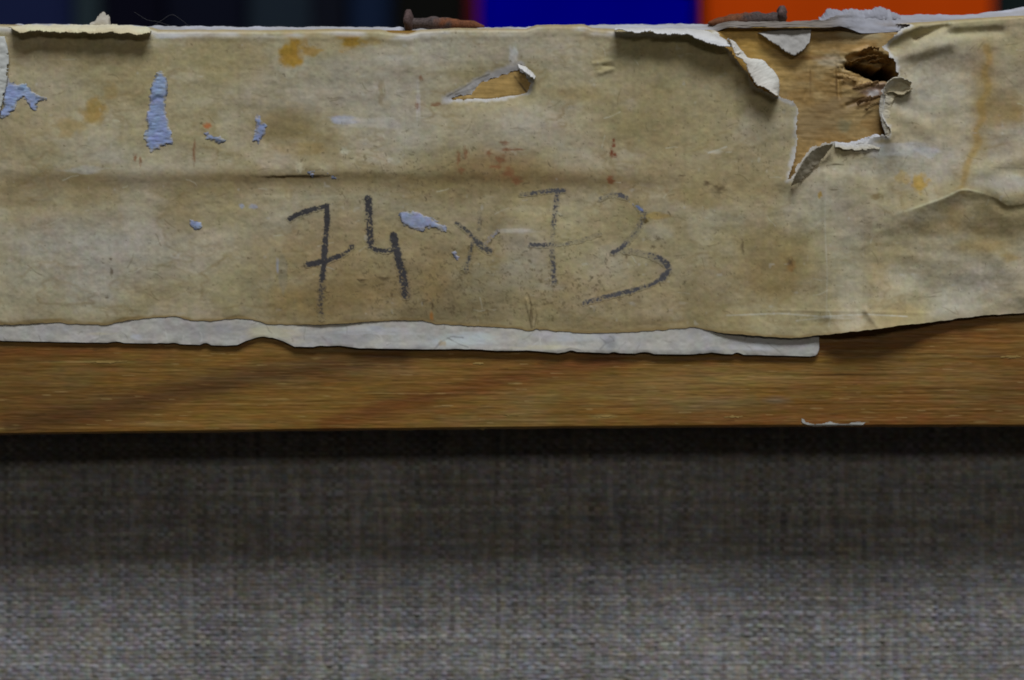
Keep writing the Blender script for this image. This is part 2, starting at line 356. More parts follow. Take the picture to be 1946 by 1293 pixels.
    for p, k in (([(505, 339), (545, 337), (600, 338)], .8), ([(1640, 334), (1700, 332), (1780, 330)], 0), ([(1570, 316), (1586, 313), (1602, 314)], .8), ([(1880, 320), (1946, 322)], .4), ([(1004, 560), (1010, 580), (1006, 600), (1010, 624)], .7), ([(1016, 575), (1020, 600), (1016, 622)], .55), ([(1330, 372), (1345, 366), (1372, 368)], .4),
                 ([(608, 560), (612, 590), (610, 612)], .5), ([(770, 180), (772, 230), (768, 300), (770, 340)], .18), ([(1640, 395), (1642, 480), (1638, 560)], .12)): scratch(col, px, py, p, 2.2, alb(62, 52, 34), k)
    for p, k in (([(1380, 600), (1480, 596), (1560, 602), (1640, 598), (1720, 602)], .6), ([(1512, 610), (1560, 604), (1630, 606)], .4), ([(1345, 292), (1362, 286), (1380, 280)], .7), ([(1568, 340), (1566, 420), (1570, 520), (1568, 600)], .3)): scratch(col, px, py, p, 2.2, alb(184, 178, 158), k)
    # faint tide lines where damp has dried
    for fld, lv, k in ((n1, .47, .30), (n1, .58, .22), (n2, .60, .20), (n2, .42, .16)):
        gy, gx = np.gradient(fld); g = np.hypot(gx, gy) + 2e-4
        a = (k * np.exp(-((fld - lv) / (g * 1.6)) ** 2) * sst(.4, .7, fbm(px / 70, py / 70, 420, 2)))[..., None]; col = col * (1 - a) + alb(112, 94, 58) * a
    # rust and brown flecks
    R = alb(108, 70, 46)
    marks = [(1166, 268, 3, 4), (1166, 278, 4, 5), (1162, 292, 4, 8), (1168, 296, 4, 5), (958, 272, 9, 5), (962, 285, 10, 3), (950, 305, 10, 10), (942, 318, 12, 4), (876, 325, 8, 6), (872, 300, 5, 16),
             (886, 292, 5, 12), (930, 292, 6, 7), (980, 285, 18, 2), (966, 330, 16, 12), (985, 345, 12, 8), (1160, 337, 6, 4), (800, 150, 4, 6), (793, 203, 4, 6), (830, 200, 10, 5), (258, 300, 4, 8), (268, 308, 3, 10),
             (370, 290, 4, 20), (384, 236, 4, 3), (822, 583, 3, 9), (1500, 500, 6, 9), (1410, 470, 4, 12), (1295, 335, 6, 3), (1342, 350, 8, 5), (1366, 360, 14, 8), (213, 493, 3, 3), (214, 518, 3, 9), (205, 565, 4, 3),
             (1240, 470, 5, 4), (1250, 455, 5, 4), (1010, 600, 3, 20), (745, 561, 3, 5), (690, 533, 10, 3), (730, 530, 14, 4), (1190, 488, 3, 5), (1213, 565, 3, 2), (1120, 560, 3, 2), (1520, 345, 3, 4), (1584, 632 - 270, 10, 1.5)]
    for i, (x, y, rx, ry) in enumerate(marks):
        stain(col, px, py, x, y, rx, ry, alb(100, 54, 34) if i < 4 else R if i < 22 else alb(70, 58, 40), .95 if i < 4 else .72, 0.8, 0.8, i + 11, 1.6)
    # white torn fibre round the tears, browned lower edge, painted highlight and brown shade on the top fold
    for poly, w in ((HOLE, 9), (SLIT, 9)):
        s = sdf(px, py, poly, 50) + 12 * (fbm(px / 12, py / 12, 111, 3) - 0.5)
        a = (0.75 * sst(w, 1, s) * (s < 100))[..., None]; col = col * (1 - a) + alb(172, 172, 168) * a
    m = (px > 800) & (px < 1040) & (py > 90) & (py < 230)
    if m.any():
        x, y = px[m], py[m]; d = dist_line(x, y, [(848, 190), (880, 175), (905, 160), (930, 146), (970, 132), (990, 128)]) + 9 * (fbm(x / 9, y / 9, 430, 3) - .5)
        a = (.85 * sst(13, 3, d))[:, None]; col[m] = col[m] * (1 - a) + alb(150, 149, 150) * a
        for p in ([(850, 184), (880, 168), (905, 152), (930, 142)], [(990, 124), (1000, 140), (1012, 150)], [(866, 180), (890, 172), (910, 166)]): scratch(col, px, py, p, 2.4, alb(70, 64, 50), .8)
    e = bottom_edge(px) - py
    a = (0.75 * sst(7, 1, e + 8 * (n3 - 0.5)) * sst(1700, 1500, px) + 0.25 * sst(24, 2, e))[..., None]; col = col * (1 - a) + alb(116, 100, 68) * a
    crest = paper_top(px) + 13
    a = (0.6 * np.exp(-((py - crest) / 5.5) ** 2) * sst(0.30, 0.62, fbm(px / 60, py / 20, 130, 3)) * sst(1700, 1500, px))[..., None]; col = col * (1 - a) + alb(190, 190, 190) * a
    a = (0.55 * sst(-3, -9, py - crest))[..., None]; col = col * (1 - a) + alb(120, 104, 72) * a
    return np.clip(col, 0.01, 0.86)

# ------------------------------------------------------------------ the painting, seen from behind
painting = bpy.data.objects.new('painting', None); scene.collection.objects.link(painting)
painting.location = (0, 0, 0); painting.empty_display_size = 0.05
painting['label'] = 'back of an old painting, torn cream canvas margin on a pine bar above grey linen'
painting['category'] = 'painting'

# --- pine stretcher bar
bx = axis((-450, -10, 14), (-10, 850, 4), (850, 1020, 2.2), (1020, 1360, 4), (1360, 1730, 2.2), (1730, 1960, 4), (1960, 2400, 14))
bt = np.concatenate([axis((46, 330, 2.4), (330, 600, 12))[:-1], axis((600, 1000, 2.4))])      # last run is stretched to end on the lower arris
PX, T = np.meshgrid(bx, bt)
low = bar_bottom(PX) + 1.2 * (fbm(PX / 40, PX * 0, 140, 3) - 0.5) * 2
PY = np.where(T <= 600, T, 600 + (T - 600) / 400 * (low - 600))
def wood_height(px, py):
    h = 0.5 * (fbm(px / 150, py / 5, 150, 3) - 0.5) * 2 + 0.35 * (fbm(px / 30, py / 2.6, 155, 2) - 0.5) * 2
    t = np.clip((64 - py) / 14, 0, 2); kz = sst(1345, 1385, px) * sst(1720, 1690, px); h = h - 3 - (46 - 32 * kz) * t ** 2
    e = bar_bottom(px) - py
    h = h - 9 * np.clip((6 - e) / 6, 0, 1) ** 2
    # bare gouged patch under the tear
    s = sdf(px, py, HOLE, 60)
    h = h + np.where(s < 0, 1.0 * (fbm(px / 40, py / 9, 160, 4) - 0.5) * 2 + 1.0 * (fbm(px / 8, py / 5, 163, 3) - .5), 0)
    s3 = sdf(px, py, SLIT, 40); h = h + 4.5 * sst(10, -2, s3)
    s2 = sdf(px, py, CAVITY, 60) + 10 * (fbm(px / 11, py / 8, 165, 3) - 0.5)
    h = h - 300 * sst(2, -7, s2) - 16 * sst(4, -10, sdf(px, py, PIT, 60) + 14 * (fbm(px / 14, py / 7, 166, 3) - .5))
    rim = (px > 1560) & (px < 1705) & (py > 95) & (py < 235)
    h = h + rim * 15 * (fbm(px / 14, py / 6, 170, 4) - 0.42) * np.exp(-np.clip(s2, 0, 90) / 26) * (s2 > 0)
    for (ax, ay, bx_, by, w, amp) in ((1592, 128, 1596, 185, 3, -5), (1545, 130, 1530, 185, 2, -2.5), (1610, 200, 1640, 190, 4, -7), (1640, 160, 1690, 158, 4, 7), (1640, 120, 1690, 128, 5, 9), (1630, 100, 1650, 92, 5, 8)):
        m = (px > 1480) & (px < 1730) & (py > 60) & (py < 260)
        d = dist_line(px[m], py[m], [(ax, ay), (bx_, by)]); h[m] = h[m] + (amp * .6) * np.exp(-(d / w) ** 2)
    return h
def wood_colour(px, py):
    # flowing growth rings crossing the face at a flat angle
    wx = px + 0; wy = py + 14 * (fbm(px / 330, py / 90, 180, 3) - 0.5) * 2
    g = wy * 1.0 + 0.085 * wx - 60 * (fbm(px / 520, py / 200, 184, 2) - 0.5)
    ring = vnoise(g / 34, px / 900, 186) * 0.6 + vnoise(g / 13, px / 700, 187) * 0.4
    c_l, c_m, c_r = alb(112, 88, 46), alb(107, 79, 34), alb(97, 64, 25)
    a = (.45 + .55 * sst(0.25, 0.62, ring))[..., None]; col = c_r * (1 - a) + c_m * a
    b = (sst(0.52, 0.78, fbm(px / 140, py / 40, 190, 4)) * 0.8)[..., None]; col = col * (1 - b) + c_l * b
    Rd = alb(98, 56, 24); D = alb(74, 52, 26); L = alb(126, 106, 62)
    for i, (x, y, rx, ry, c, k) in enumerate([ (120, 690, 200, 26, D, .3),
            (100, 800, 220, 18, Rd, .4), (100, 668, 200, 10, Rd, .5), (1330, 770, 120, 16, alb(104, 88, 58), .6), (1480, 762, 30, 8, alb(96, 86, 66), .8), (1700, 660, 260, 16, Rd, .35), (1900, 640, 120, 20, Rd, .35), (1760, 798, 300, 14, Rd, .5),
            (1400, 800, 200, 16, Rd, .45), (1500, 640, 200, 14, D, .2), (1800, 720, 160, 22, L, .3), (1380, 720, 160, 22, L, .5), (1050, 745, 120, 20, L, .3), (730, 705, 110, 14, L, .5), (980, 786, 56, 7, L, .75), (1148, 791, 26, 4, L, .8), (1250, 740, 130, 26, L, .35),
            (180, 688, 110, 2.2, L, .8), (300, 806, 70, 5, L, .5), (752, 692, 10, 12, alb(130, 98, 46), .6), (0, 740, 260, 90, D, .45), (1940, 760, 160, 60, D, .35), (1890, 677, 60, 3, D, .6), (1600, 712, 40, 2, D, .8)]):
        stain(col, px, py, x, y, rx, ry, c, k, 0.9, 0.5, i + 5)
    for pts, w_, c_, k_ in ((smooth([(20, 812), (220, 772), (430, 725), (600, 700), (760, 684)], 5), 25, alb(72, 49, 24), .85), (smooth([(620, 808), (760, 770), (900, 735), (1030, 705), (1180, 684)], 5), 19, alb(94, 57, 24), .85), (smooth([(1250, 800), (1500, 775), (1750, 770), (1960, 800)], 5), 14, alb(98, 66, 30), .4)):
        d = dist_line(px, py, pts) + 14 * (fbm(px / 60, py / 8, 231, 3) - .5)
        a = (k_ * np.exp(-(np.clip(d, 0, 999) / w_) ** 2))[..., None]; col = col * (1 - a) + c_ * a
    st = fbm(px / 55, py / 2.6, 195, 3); st2 = fbm(px / 16, py / 1.7, 199, 3)
    col = col * chroma(px / 3, py, .30, 9, 660)
    col = col * (1 + 0.14 * (st - 0.5) + 0.20 * (st2 - 0.5) + .30 * (fbm(px / 12, py / 1.6, 202, 2) - .5) + .25 * (fbm(px / 60, py / 30, 203, 4) - .5))[..., None]
    a = (sst(0.78, 0.90, vnoise(px / 30, py / 2.3, 204) * 0.6 + vnoise(px / 75, py / 4, 205) * 0.4) * 0.28)[..., None]; col = col * (1 - a) + alb(150, 128, 80) * a
    a = (sst(0.76, 0.90, vnoise(px / 45, py / 2.2, 207) * 0.6 + vnoise(px / 90, py / 5, 208) * 0.4) * 0.3)[..., None]; col = col * (1 - a) + alb(60, 40, 18) * a
    for i, p in enumerate(scatter(3, 70, -40, 1960, 640, 822, 60, 420, .02, 1.0)): scratch(col, px, py, [(a, p[0][1] + (a - p[0][0]) * -.006 + .8 * math.sin(a / 60.0)) for a, b in p], 1.6, alb(62, 42, 20) if i % 3 else alb(134, 110, 64), .32)
    for i, p in enumerate(scatter(4, 160, -40, 1960, 640, 822, 6, 26, .02, 1.0)): scratch(col, px, py, [(a, p[0][1]) for a, b in p], 1.3, alb(150, 128, 84) if i % 2 else alb(58, 40, 20), .6)
    # glue-soaked wood bared by the tears
    s = np.minimum(sdf(px, py, HOLE, 60), sdf(px, py, SLIT, 40))
    q = s < 30
    if q.any():
        x, y = px[q], py[q]
        n = fbm(x / 30, y / 18, 210, 4); n2 = fbm(x / 9, y / 6, 214, 3)
        cc = alb(130, 110, 72) * (1 - sst(.4, .65, n)[:, None]) + alb(122, 98, 58) * sst(.4, .65, n)[:, None]
        gold = (sst(200, 60, np.hypot(x - 1400, (y - 80) * 2.2)) * 0.95)[:, None]; cc = cc * (1 - gold) + alb(146, 116, 58) * gold
        g2 = np.maximum(sst(46, 12, np.hypot(x - 1482, (y - 130) * .8)) * .7, (x < 1100) * .85)[:, None]; cc = cc * (1 - g2) + alb(146, 120, 70) * g2
        g3 = (sst(240, 275, y) * (x > 1100) * .5)[:, None]; cc = cc * (1 - g3) + alb(132, 106, 62) * g3
        cc = cc * (1 + 0.45 * (n2 - .5) + .25 * (fbm(x / 3.5, y / 3, 217, 2) - .5))[:, None]
        c2 = np.array(col); c2[q] = cc; col = c2
        for i, (x, y, rx, ry, c, k) in enumerate([(1668, 172, 34, 14, alb(120, 100, 100), .6), (1660, 178, 12, 6, alb(170, 170, 180), .7), (1645, 195, 40, 10, alb(84, 62, 40), .5), (1606, 238, 14, 12, alb(96, 100, 76), .6),
                (1612, 150, 10, 5, alb(84, 56, 26), .8), (1625, 160, 26, 14, alb(150, 124, 78), .6), (1578, 115, 26, 12, alb(150, 140, 118), .7), (1590, 155, 3, 30, alb(70, 52, 30), .7), (1540, 150, 2.5, 28, alb(90, 70, 42), .6),
                (1640, 66, 40, 10, alb(152, 142, 112), .6), (1650, 48, 14, 6, Y2, .6), (1540, 110, 50, 5, alb(96, 66, 30), .6), (1625, 92, 30, 8, alb(150, 120, 72), .6), (1560, 70, 40, 8, alb(110, 84, 44), .5), (1560, 230, 50, 40, alb(112, 94, 66), .5), (1490, 100, 40, 14, alb(104, 82, 46), .5), (1590, 200, 40, 20, alb(110, 92, 64), .5), (1450, 100, 22, 10, alb(150, 126, 70), .5), (1660, 240, 26, 24, alb(122, 96, 56), .5), (1682, 245, 8, 20, alb(70, 50, 26), .7)]):
            stain(col, px, py, x, y, rx, ry, c, k, 0.6, 0.7, i + 2)
        scratch(col, px, py, [(978, 146), (990, 162), (1004, 180)], 3.0, alb(70, 56, 34), .9); scratch(col, px, py, [(915, 156), (945, 147), (985, 135)], 7, alb(104, 80, 44), .6)
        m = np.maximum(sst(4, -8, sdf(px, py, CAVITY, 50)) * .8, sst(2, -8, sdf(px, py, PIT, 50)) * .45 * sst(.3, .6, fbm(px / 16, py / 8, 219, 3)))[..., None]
        col = col * (1 - m) + alb(66, 46, 24) * m  # brown knot wood, darkened further with painted shade inside the cavity
    return np.clip(col, 0.004, 0.86)
Y2 = alb(160, 130, 60)
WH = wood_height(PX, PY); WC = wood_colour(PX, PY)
# wrap the lower arris and the upper arris back into the body of the bar
def extend(a, first, last): return np.concatenate([first, a, last], 0)
back = 180.0
PXe = extend(PX, PX[:1], PX[-1:]); PYe = extend(PY, PY[:1] - 0.5, PY[-1:] + 0.6)
He = extend(WH, WH[:1] * 0 - back, WH[-1:] * 0 - back); Ce = extend(WC, WC[:1], WC[-1:])
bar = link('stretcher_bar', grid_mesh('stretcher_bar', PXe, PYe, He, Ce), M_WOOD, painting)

# --- linen stretched behind the bar
DEPTH = 200.0
persp = (DIST + DEPTH * S) / DIST
def linen():
    lx = axis((-520, 2480, 3.0)); ly = axis((740, 1560, 2.3), (1560, 7400, 60))
    px, py = np.meshgrid(lx, ly)
    fade = sst(1600, 1500, py)
    wx = px + 9 * (fbm(px / 90, py / 160, 220, 3) - 0.5) * 2 + 5.0 * (vnoise(py / 30, px / 16, 223) - .5)
    wy = py + 7 * (fbm(px / 180, py / 60, 225, 3) - 0.5) * 2 + 3.5 * (vnoise(px / 26, py / 12, 226) - .5) + 0.004 * (px - 900)
    PW, PF = 11.6, 9.0                                      # pitch of warp and weft
    iw, jf = np.floor(wx / PW), np.floor(wy / PF)
    u, v = wx / PW - iw - .5, wy / PF - jf - .5
    rs = np.random.RandomState(5); tw = rs.rand(600); tf = rs.rand(1200)
    fat_w = 0.75 + 0.5 * tw[(iw.astype(int)) % 600]; fat_f = 0.75 + 0.5 * tf[(jf.astype(int)) % 1200]
    slub = 0.6 + 0.8 * fbm(px / 45, jf * 3.7, 228, 2); slubw = 0.6 + 0.8 * fbm(iw * 2.9, py / 45, 231, 2)
    over = ((iw + jf) % 2) * 2 - 1.0
    yarn_f = np.sqrt(np.clip(1 - (v / 0.60) ** 2, 0, 1)); yarn_w = np.sqrt(np.clip(1 - (u / 0.60) ** 2, 0, 1))
    hf = yarn_f * fat_f * slub * 2.2 + 1.2 * over * np.cos(u * math.pi)
    hw = yarn_w * fat_w * slubw * 2.0 - .8 * over * np.cos(v * math.pi)
    top_f = sst(-.8, .8, hf - hw)
    h = np.maximum(hf, hw) * fade
    h = h + 14 * (fbm(px / 400, py / 300, 236, 3) - .5) + 1.6 * (fbm(px / 7, py / 5, 238, 2) - .5) * fade
    n = fbm(px / 220, py / 160, 240, 4)
    cf = alb(107, 106, 106); cw = alb(99, 97, 94)
    t = (top_f * fade + .5 * (1 - fade))[..., None]
    col = cw * (1 - t) + cf * t
    thread = (.66 + .34 * tf[(jf.astype(int)) % 1200] + .40 * (vnoise(px / 24, jf * 1.9, 243) - .5) + .2) * top_f + (.66 + .34 * tw[(iw.astype(int)) % 600] + .40 * (vnoise(iw * 2.3, py / 24, 246) - .5) + .2) * (1 - top_f)
    vert = fbm(px / 9, py / 170, 252, 3); hori = fbm(px / 200, py / 8, 254, 3)
    col = col * (thread * (0.86 + 0.28 * n) * (0.72 + .56 * fbm(px / 13, py / 9, 249, 3)) * (0.72 + .56 * vert) * (0.76 + .48 * hori))[..., None]
    col = col * chroma(px, py, .34, 9, 700)
    warm = (sst(.45, .75, fbm(px / 40, py / 26, 257, 3)) * .35)[..., None]; col = col * (1 - warm) + col * np.array([1.12, 1.0, .76]) * warm
    cool = (sst(.5, .75, fbm(px / 30, py / 20, 261, 3)) * .4)[..., None]; col = col * (1 - cool) + col * np.array([.93, 1.0, 1.16]) * cool
    gap = (sst(0.36, 0.52, np.minimum(np.abs(u), np.abs(v))) * .3 * fade)[..., None]; col = col * (1 - gap)
    rows = (ly[:-1, None] < 9e9) & np.ones((1, len(lx) - 1), bool)
    return grid_mesh('linen_canvas', px, py, h - DEPTH, np.clip(col, .01, .8), rows)
link('linen_canvas', linen(), M_LINEN, painting)

# --- grey ply of canvas that turns over the top of the bar
def ply():
    x = axis((-450, -10, 8), (-10, 1956, 2), (1956, 2400, 8)); t = np.linspace(0, 1, 16)
    px, T = np.meshgrid(x, t)
    top = ply_top(px) + 2.2 * (fbm(px / 14, px * 0, 270, 4) - .5) * 2 + sst(1560, 1620, px) * sst(1730, 1690, px) * 7 * (fbm(px / 7, px * 0 + 3, 272, 3) - .5) * 2
    bot = np.maximum(paper_top(px) + 9, top + 8) + 7 * sst(1600, 1640, px) * sst(1730, 1700, px)
    kz = sst(1345, 1385, px) * sst(1640, 1590, px); bot = bot * (1 - kz) + kz * (54 + 3 * (fbm(px / 40, px * 0, 279, 4) - .5) * 2); top = top + 3 * kz
    py = top + (bot - top) * T
    h = -38 + 26 * T ** 0.7 + 2.5 * (fbm(px / 20, py / 5, 274, 3) - .5) * 2
    k = sst(1350, 1390, px) * sst(1660, 1600, px); h = h * (1 - k) + k * (4 + 9 * T + 8 * (fbm(px / 30, py / 4, 277, 4) - .5)) + 10 * sst(1600, 1660, px)
    n = fbm(px / 40, py / 6, 276, 4)[..., None]
    col = alb(150, 152, 162) * n + alb(118, 116, 112) * (1 - n)
    br = (sst(.45, .65, fbm(px / 90, py / 9, 280, 3)) * sst(.35, .75, T) * .8)[..., None]; col = col * (1 - br) + alb(104, 88, 60) * br
    gr = (sst(1330, 1380, px) * sst(1640, 1580, px) * .85)[..., None]; col = col * (1 - gr) + alb(88, 80, 70) * (.7 + .6 * n) * gr
    bl = (sst(1560, 1620, px) * sst(1960, 1760, px) * .6)[..., None]; col = col * (1 - bl) + alb(116, 117, 124) * bl
    # thin free edge
    px2 = np.concatenate([px[:1], px]); py2 = np.concatenate([py[:1], py]); h2 = np.concatenate([h[:1] - 14, h]); c2 = np.concatenate([col[:1], col])
    return grid_mesh('canvas_ply', px2, py2, h2, np.clip(col if False else c2, .01, .86))
link('canvas_ply', ply(), M_WHITE, painting, 'grey inner canvas layer showing as a thin line along the top edge')

# --- white paper strip under the margin
def paper_strip():
    x = axis((-450, -10, 10), (-10, 1556, 1.8)); t = np.linspace(0, 1, 56)
    px, T = np.meshgrid(x, t)
    bot = strip_bottom(px) + 0.45 * (fbm(px / 18, px * 0, 290, 3) - .5) * 2 + 2.2 * np.clip(fbm(px / 36, px * 0 + 8, 292, 2) - .66, 0, 1) * -8
    py = 575 + (bot - 575) * T
    h = strip_height(px, py)
    n = fbm(px / 70, py / 30, 301, 4); n2 = fbm(px / 20, py / 12, 305, 4)
    col = alb(140, 139, 136) * (1 - n[..., None]) + alb(152, 149, 140) * n[..., None]
    col = col * (1 + .34 * (n2 - .5) + .2 * (fbm(px / 5, py / 4, 308, 2) - .5))[..., None]
    W = alb(158, 160, 166); G = alb(116, 116, 119); C = alb(160, 154, 130)
    for i, (xx, yy, rx, ry, c, k) in enumerate([(500, 632, 60, 12, C, .7), (555, 645, 30, 12, C, .5), (640, 640, 90, 16, G, .45), (720, 628, 70, 8, W, .5), (880, 648, 60, 14, alb(160, 168, 186), .7), (260, 640, 12, 6, W, .8),
            (190, 634, 26, 4, C, .5), (420, 630, 60, 14, G, .35), (840, 652, 8, 8, alb(140, 120, 80), .6), (1030, 660, 60, 5, C, .5), (1080, 640, 80, 10, W, .4), (1160, 655, 14, 14, G, .6), (1350, 665, 20, 6, G, .5), (1440, 655, 80, 12, alb(152, 152, 158), .6), (640, 660, 300, 6, G, .25)]):
        stain(col, px, py, xx, yy, rx, ry, c, k, .6, .7, i + 4, 1.3)
    e = bot - py; col = col * chroma(px, py, .10, 16, 690)
    for i, p in enumerate(scatter(5, 60, -20, 1550, 605, 672, 8, 40, 1.0)): scratch(col, px, py, p, 1.8, alb(104, 100, 92) if i % 3 else alb(168, 166, 160), .5)
    for p in ([(826, 664), (838, 650), (858, 640), (880, 642)], [(850, 642), (872, 654), (890, 660)], [(1140, 664), (1152, 652), (1166, 648)], [(1150, 650), (1140, 642)], [(1060, 668), (1085, 662), (1110, 668)]): scratch(col, px, py, p, 2.4, alb(98, 96, 94), .7)
    a = (sst(6, 0, e + 4 * (n2 - .5)) * .5 * sst(.45, .6, fbm(px / 22, px * 0 + 2, 309, 2)))[..., None]; col = col * (1 - a) + alb(96, 92, 84) * a
    k = np.ones((len(px) + 1, px.shape[1] - 1), bool); k[len(px) - 1] = False
    px = np.concatenate([px, px[-1:], px[-1:]]); py = np.concatenate([py, py[-1:], py[-1:] + .1]); h = np.concatenate([h, h[-1:], h[-1:] - 2.0]); col = np.concatenate([col, col[-1:], col[-1:]])
    return grid_mesh('paper_strip', px, py, h, np.clip(col, .01, .86), k)
link('paper_strip', paper_strip(), M_WHITE, painting, 'narrow white paper strip showing below the cream margin')

# --- cream canvas margin
mx_ = axis((-450, -10, 9), (-10, 1956, 1.75), (1956, 2400, 9)); mt = np.linspace(0, 1, 345)
PX, T = np.meshgrid(mx_, mt)
jag = 1.6 * (fbm(PX / 13, PX * 0, 310, 4) - .5) * 2
top = paper_top(PX) + 2.4 * (fbm(PX / 17, PX * 0, 315, 4) - .5) * 2
PY = top + (bottom_edge(PX) + jag - top) * T
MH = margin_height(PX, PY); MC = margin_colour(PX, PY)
hs = np.minimum(sdf(PX, PY, HOLE, 30) + 5.0 * (fbm(PX / 7, PY / 7, 320, 3) - .5) * 2, sdf(PX, PY, SLIT, 30) + 4.0 * (fbm(PX / 6, PY / 6, 322, 3) - .5) * 2)
hq = .25 * (hs[:-1, :-1] + hs[1:, :-1] + hs[1:, 1:] + hs[:-1, 1:])
keep = hq > 0
keep = np.concatenate([keep, np.zeros((1, keep.shape[1]), bool), np.ones((1, keep.shape[1]), bool)])
PXm = np.concatenate([PX, PX[-1:], PX[-1:]]); PYm = np.concatenate([PY, PY[-1:], PY[-1:] + .1]); Hm = np.concatenate([MH, MH[-1:], MH[-1:] - 1.8]); Cm = np.concatenate([MC, MC[-1:], MC[-1:]])
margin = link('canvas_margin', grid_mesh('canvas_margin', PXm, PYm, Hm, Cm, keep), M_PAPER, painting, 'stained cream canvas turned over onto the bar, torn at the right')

# --- pencilled numerals: thin graphite marks lying on the margin
def graphite(name, strokes, label, dark=1.0, tone=(46, 46, 50), width=1.55, core=.26):
    pts = [p for s in strokes for p in s[0]]
    x0, x1 = min(p[0] for p in pts) - 14, max(p[0] for p in pts) + 14; y0, y1 = min(p[1] for p in pts) - 14, max(p[1] for p in pts) + 14
    px, py = np.meshgrid(np.arange(x0, x1, 1.2), np.arange(y0, y1, 1.2))
    a = np.zeros(px.shape)
    for s in strokes:
        c = smooth(s[0], 5); w = s[1] * width; k = s[2]
        d = dist_line(px, py, c) + 3.6 * (fbm(px / 4, py / 4, 330, 2) - .5)
        a = np.maximum(a, k * sst(w, w * .30, d))
    g = 0.6 * vnoise(px / 2.4, py / 2.3, 333) + 0.3 * vnoise(px / 4.6, py / 4.5, 334) + .1 * vnoise(px / 11, py / 9, 335)
    patch = fbm(px / 30, py / 26, 336, 3)
    lvl = a * dark * (0.72 + .55 * patch)
    al = np.clip(core * lvl * sst(.1, .5, a) + .80 * sst(-.20, .22, lvl * 1.02 - g * 1.5) * (.35 + .65 * lvl), 0, .96)
    al = np.where(a > 0.02, al, 0)
    q = np.maximum(np.maximum(al[:-1, :-1], al[1:, 1:]), np.maximum(al[1:, :-1], al[:-1, 1:])) > .10
    h = margin_height(px, py) + 0.5
    cc = margin_colour(px, py) * (1 - al[..., None]) + alb(*tone) * al[..., None]
    return link(name, grid_mesh(name, px, py, h, cc, q), M_PENCIL, margin, label)
graphite('pencil_numeral', [([(552, 417), (566, 409), (582, 402), (602, 397), (621, 393)], 5, 1.15), ([(622, 392), (622, 420), (619, 460), (616, 500), (613, 530)], 6, 1.1), ([(613, 530), (611, 560), (609, 585), (612, 605)], 7, .72),
    ([(585, 503), (600, 501), (620, 496), (645, 488)], 5.5, 1.2), ([(645, 488), (660, 480), (670, 469)], 5, .8)], 'pencilled seven, first numeral from the left')
graphite('pencil_numeral', [([(700, 378), (702, 400), (703, 430), (704, 468)], 7.5, 1.0), ([(702, 468), (715, 475), (735, 477), (752, 474)], 5, .95), ([(748, 450), (755, 480), (762, 510)], 8, 1.1), ([(762, 508), (768, 535), (772, 562)], 9, .95)], 'pencilled four with heavy right stroke')
graphite('pencil_mark', [([(868, 425), (886, 438), (903, 455)], 4.5, .9), ([(903, 455), (915, 468), (930, 478)], 8, .95), ([(901, 455), (895, 475), (889, 500), (886, 515)], 5, .8), ([(912, 405), (911, 435)], 5, .45), ([(890, 497), (880, 512)], 6, .4)], 'faint pencilled times sign between the two numbers', .98, (62, 62, 62), 1.35, .4)
graphite('pencil_mark', [([(945, 440), (930, 455), (922, 465)], 5, .6)], 'pale blue-grey pencil smear beside the times sign', .9, (112, 118, 140))
graphite('pencil_numeral', [([(990, 371), (1015, 368), (1040, 364), (1072, 363)], 5, .85), ([(1060, 366), (1056, 392), (1052, 425)], 7, .72), ([(1052, 425), (1050, 450), (1049, 466)], 6, .55), ([(1049, 466), (1050, 490), (1052, 515), (1053, 538)], 6, .8),
    ([(1008, 466), (1025, 467), (1050, 466)], 5, .9), ([(1050, 466), (1080, 463), (1105, 457), (1140, 446)], 5, .5)], 'pencilled seven with a long bar, second from the right', .96, (66, 66, 69), 1.28, .42)
graphite('pencil_numeral', [([(1140, 380), (1150, 374), (1165, 371), (1180, 373)], 6, .55), ([(1178, 372), (1190, 377)], 6, 1.0), ([(1210, 392), (1220, 402), (1224, 412)], 7, .5), ([(1223, 405), (1218, 425), (1204, 446), (1188, 464)], 8, .6), ([(1190, 462), (1178, 473), (1165, 481)], 6, .9),
    ([(1185, 477), (1210, 480), (1235, 486)], 8, .5), ([(1235, 486), (1258, 496), (1270, 512), (1258, 530)], 8, .85), ([(1258, 528), (1235, 542), (1200, 553)], 5, .95), ([(1205, 552), (1165, 561), (1135, 569), (1110, 576)], 6, .85)], 'pencilled three, last numeral at the right', .97, (66, 66, 70), 1.28, .46)

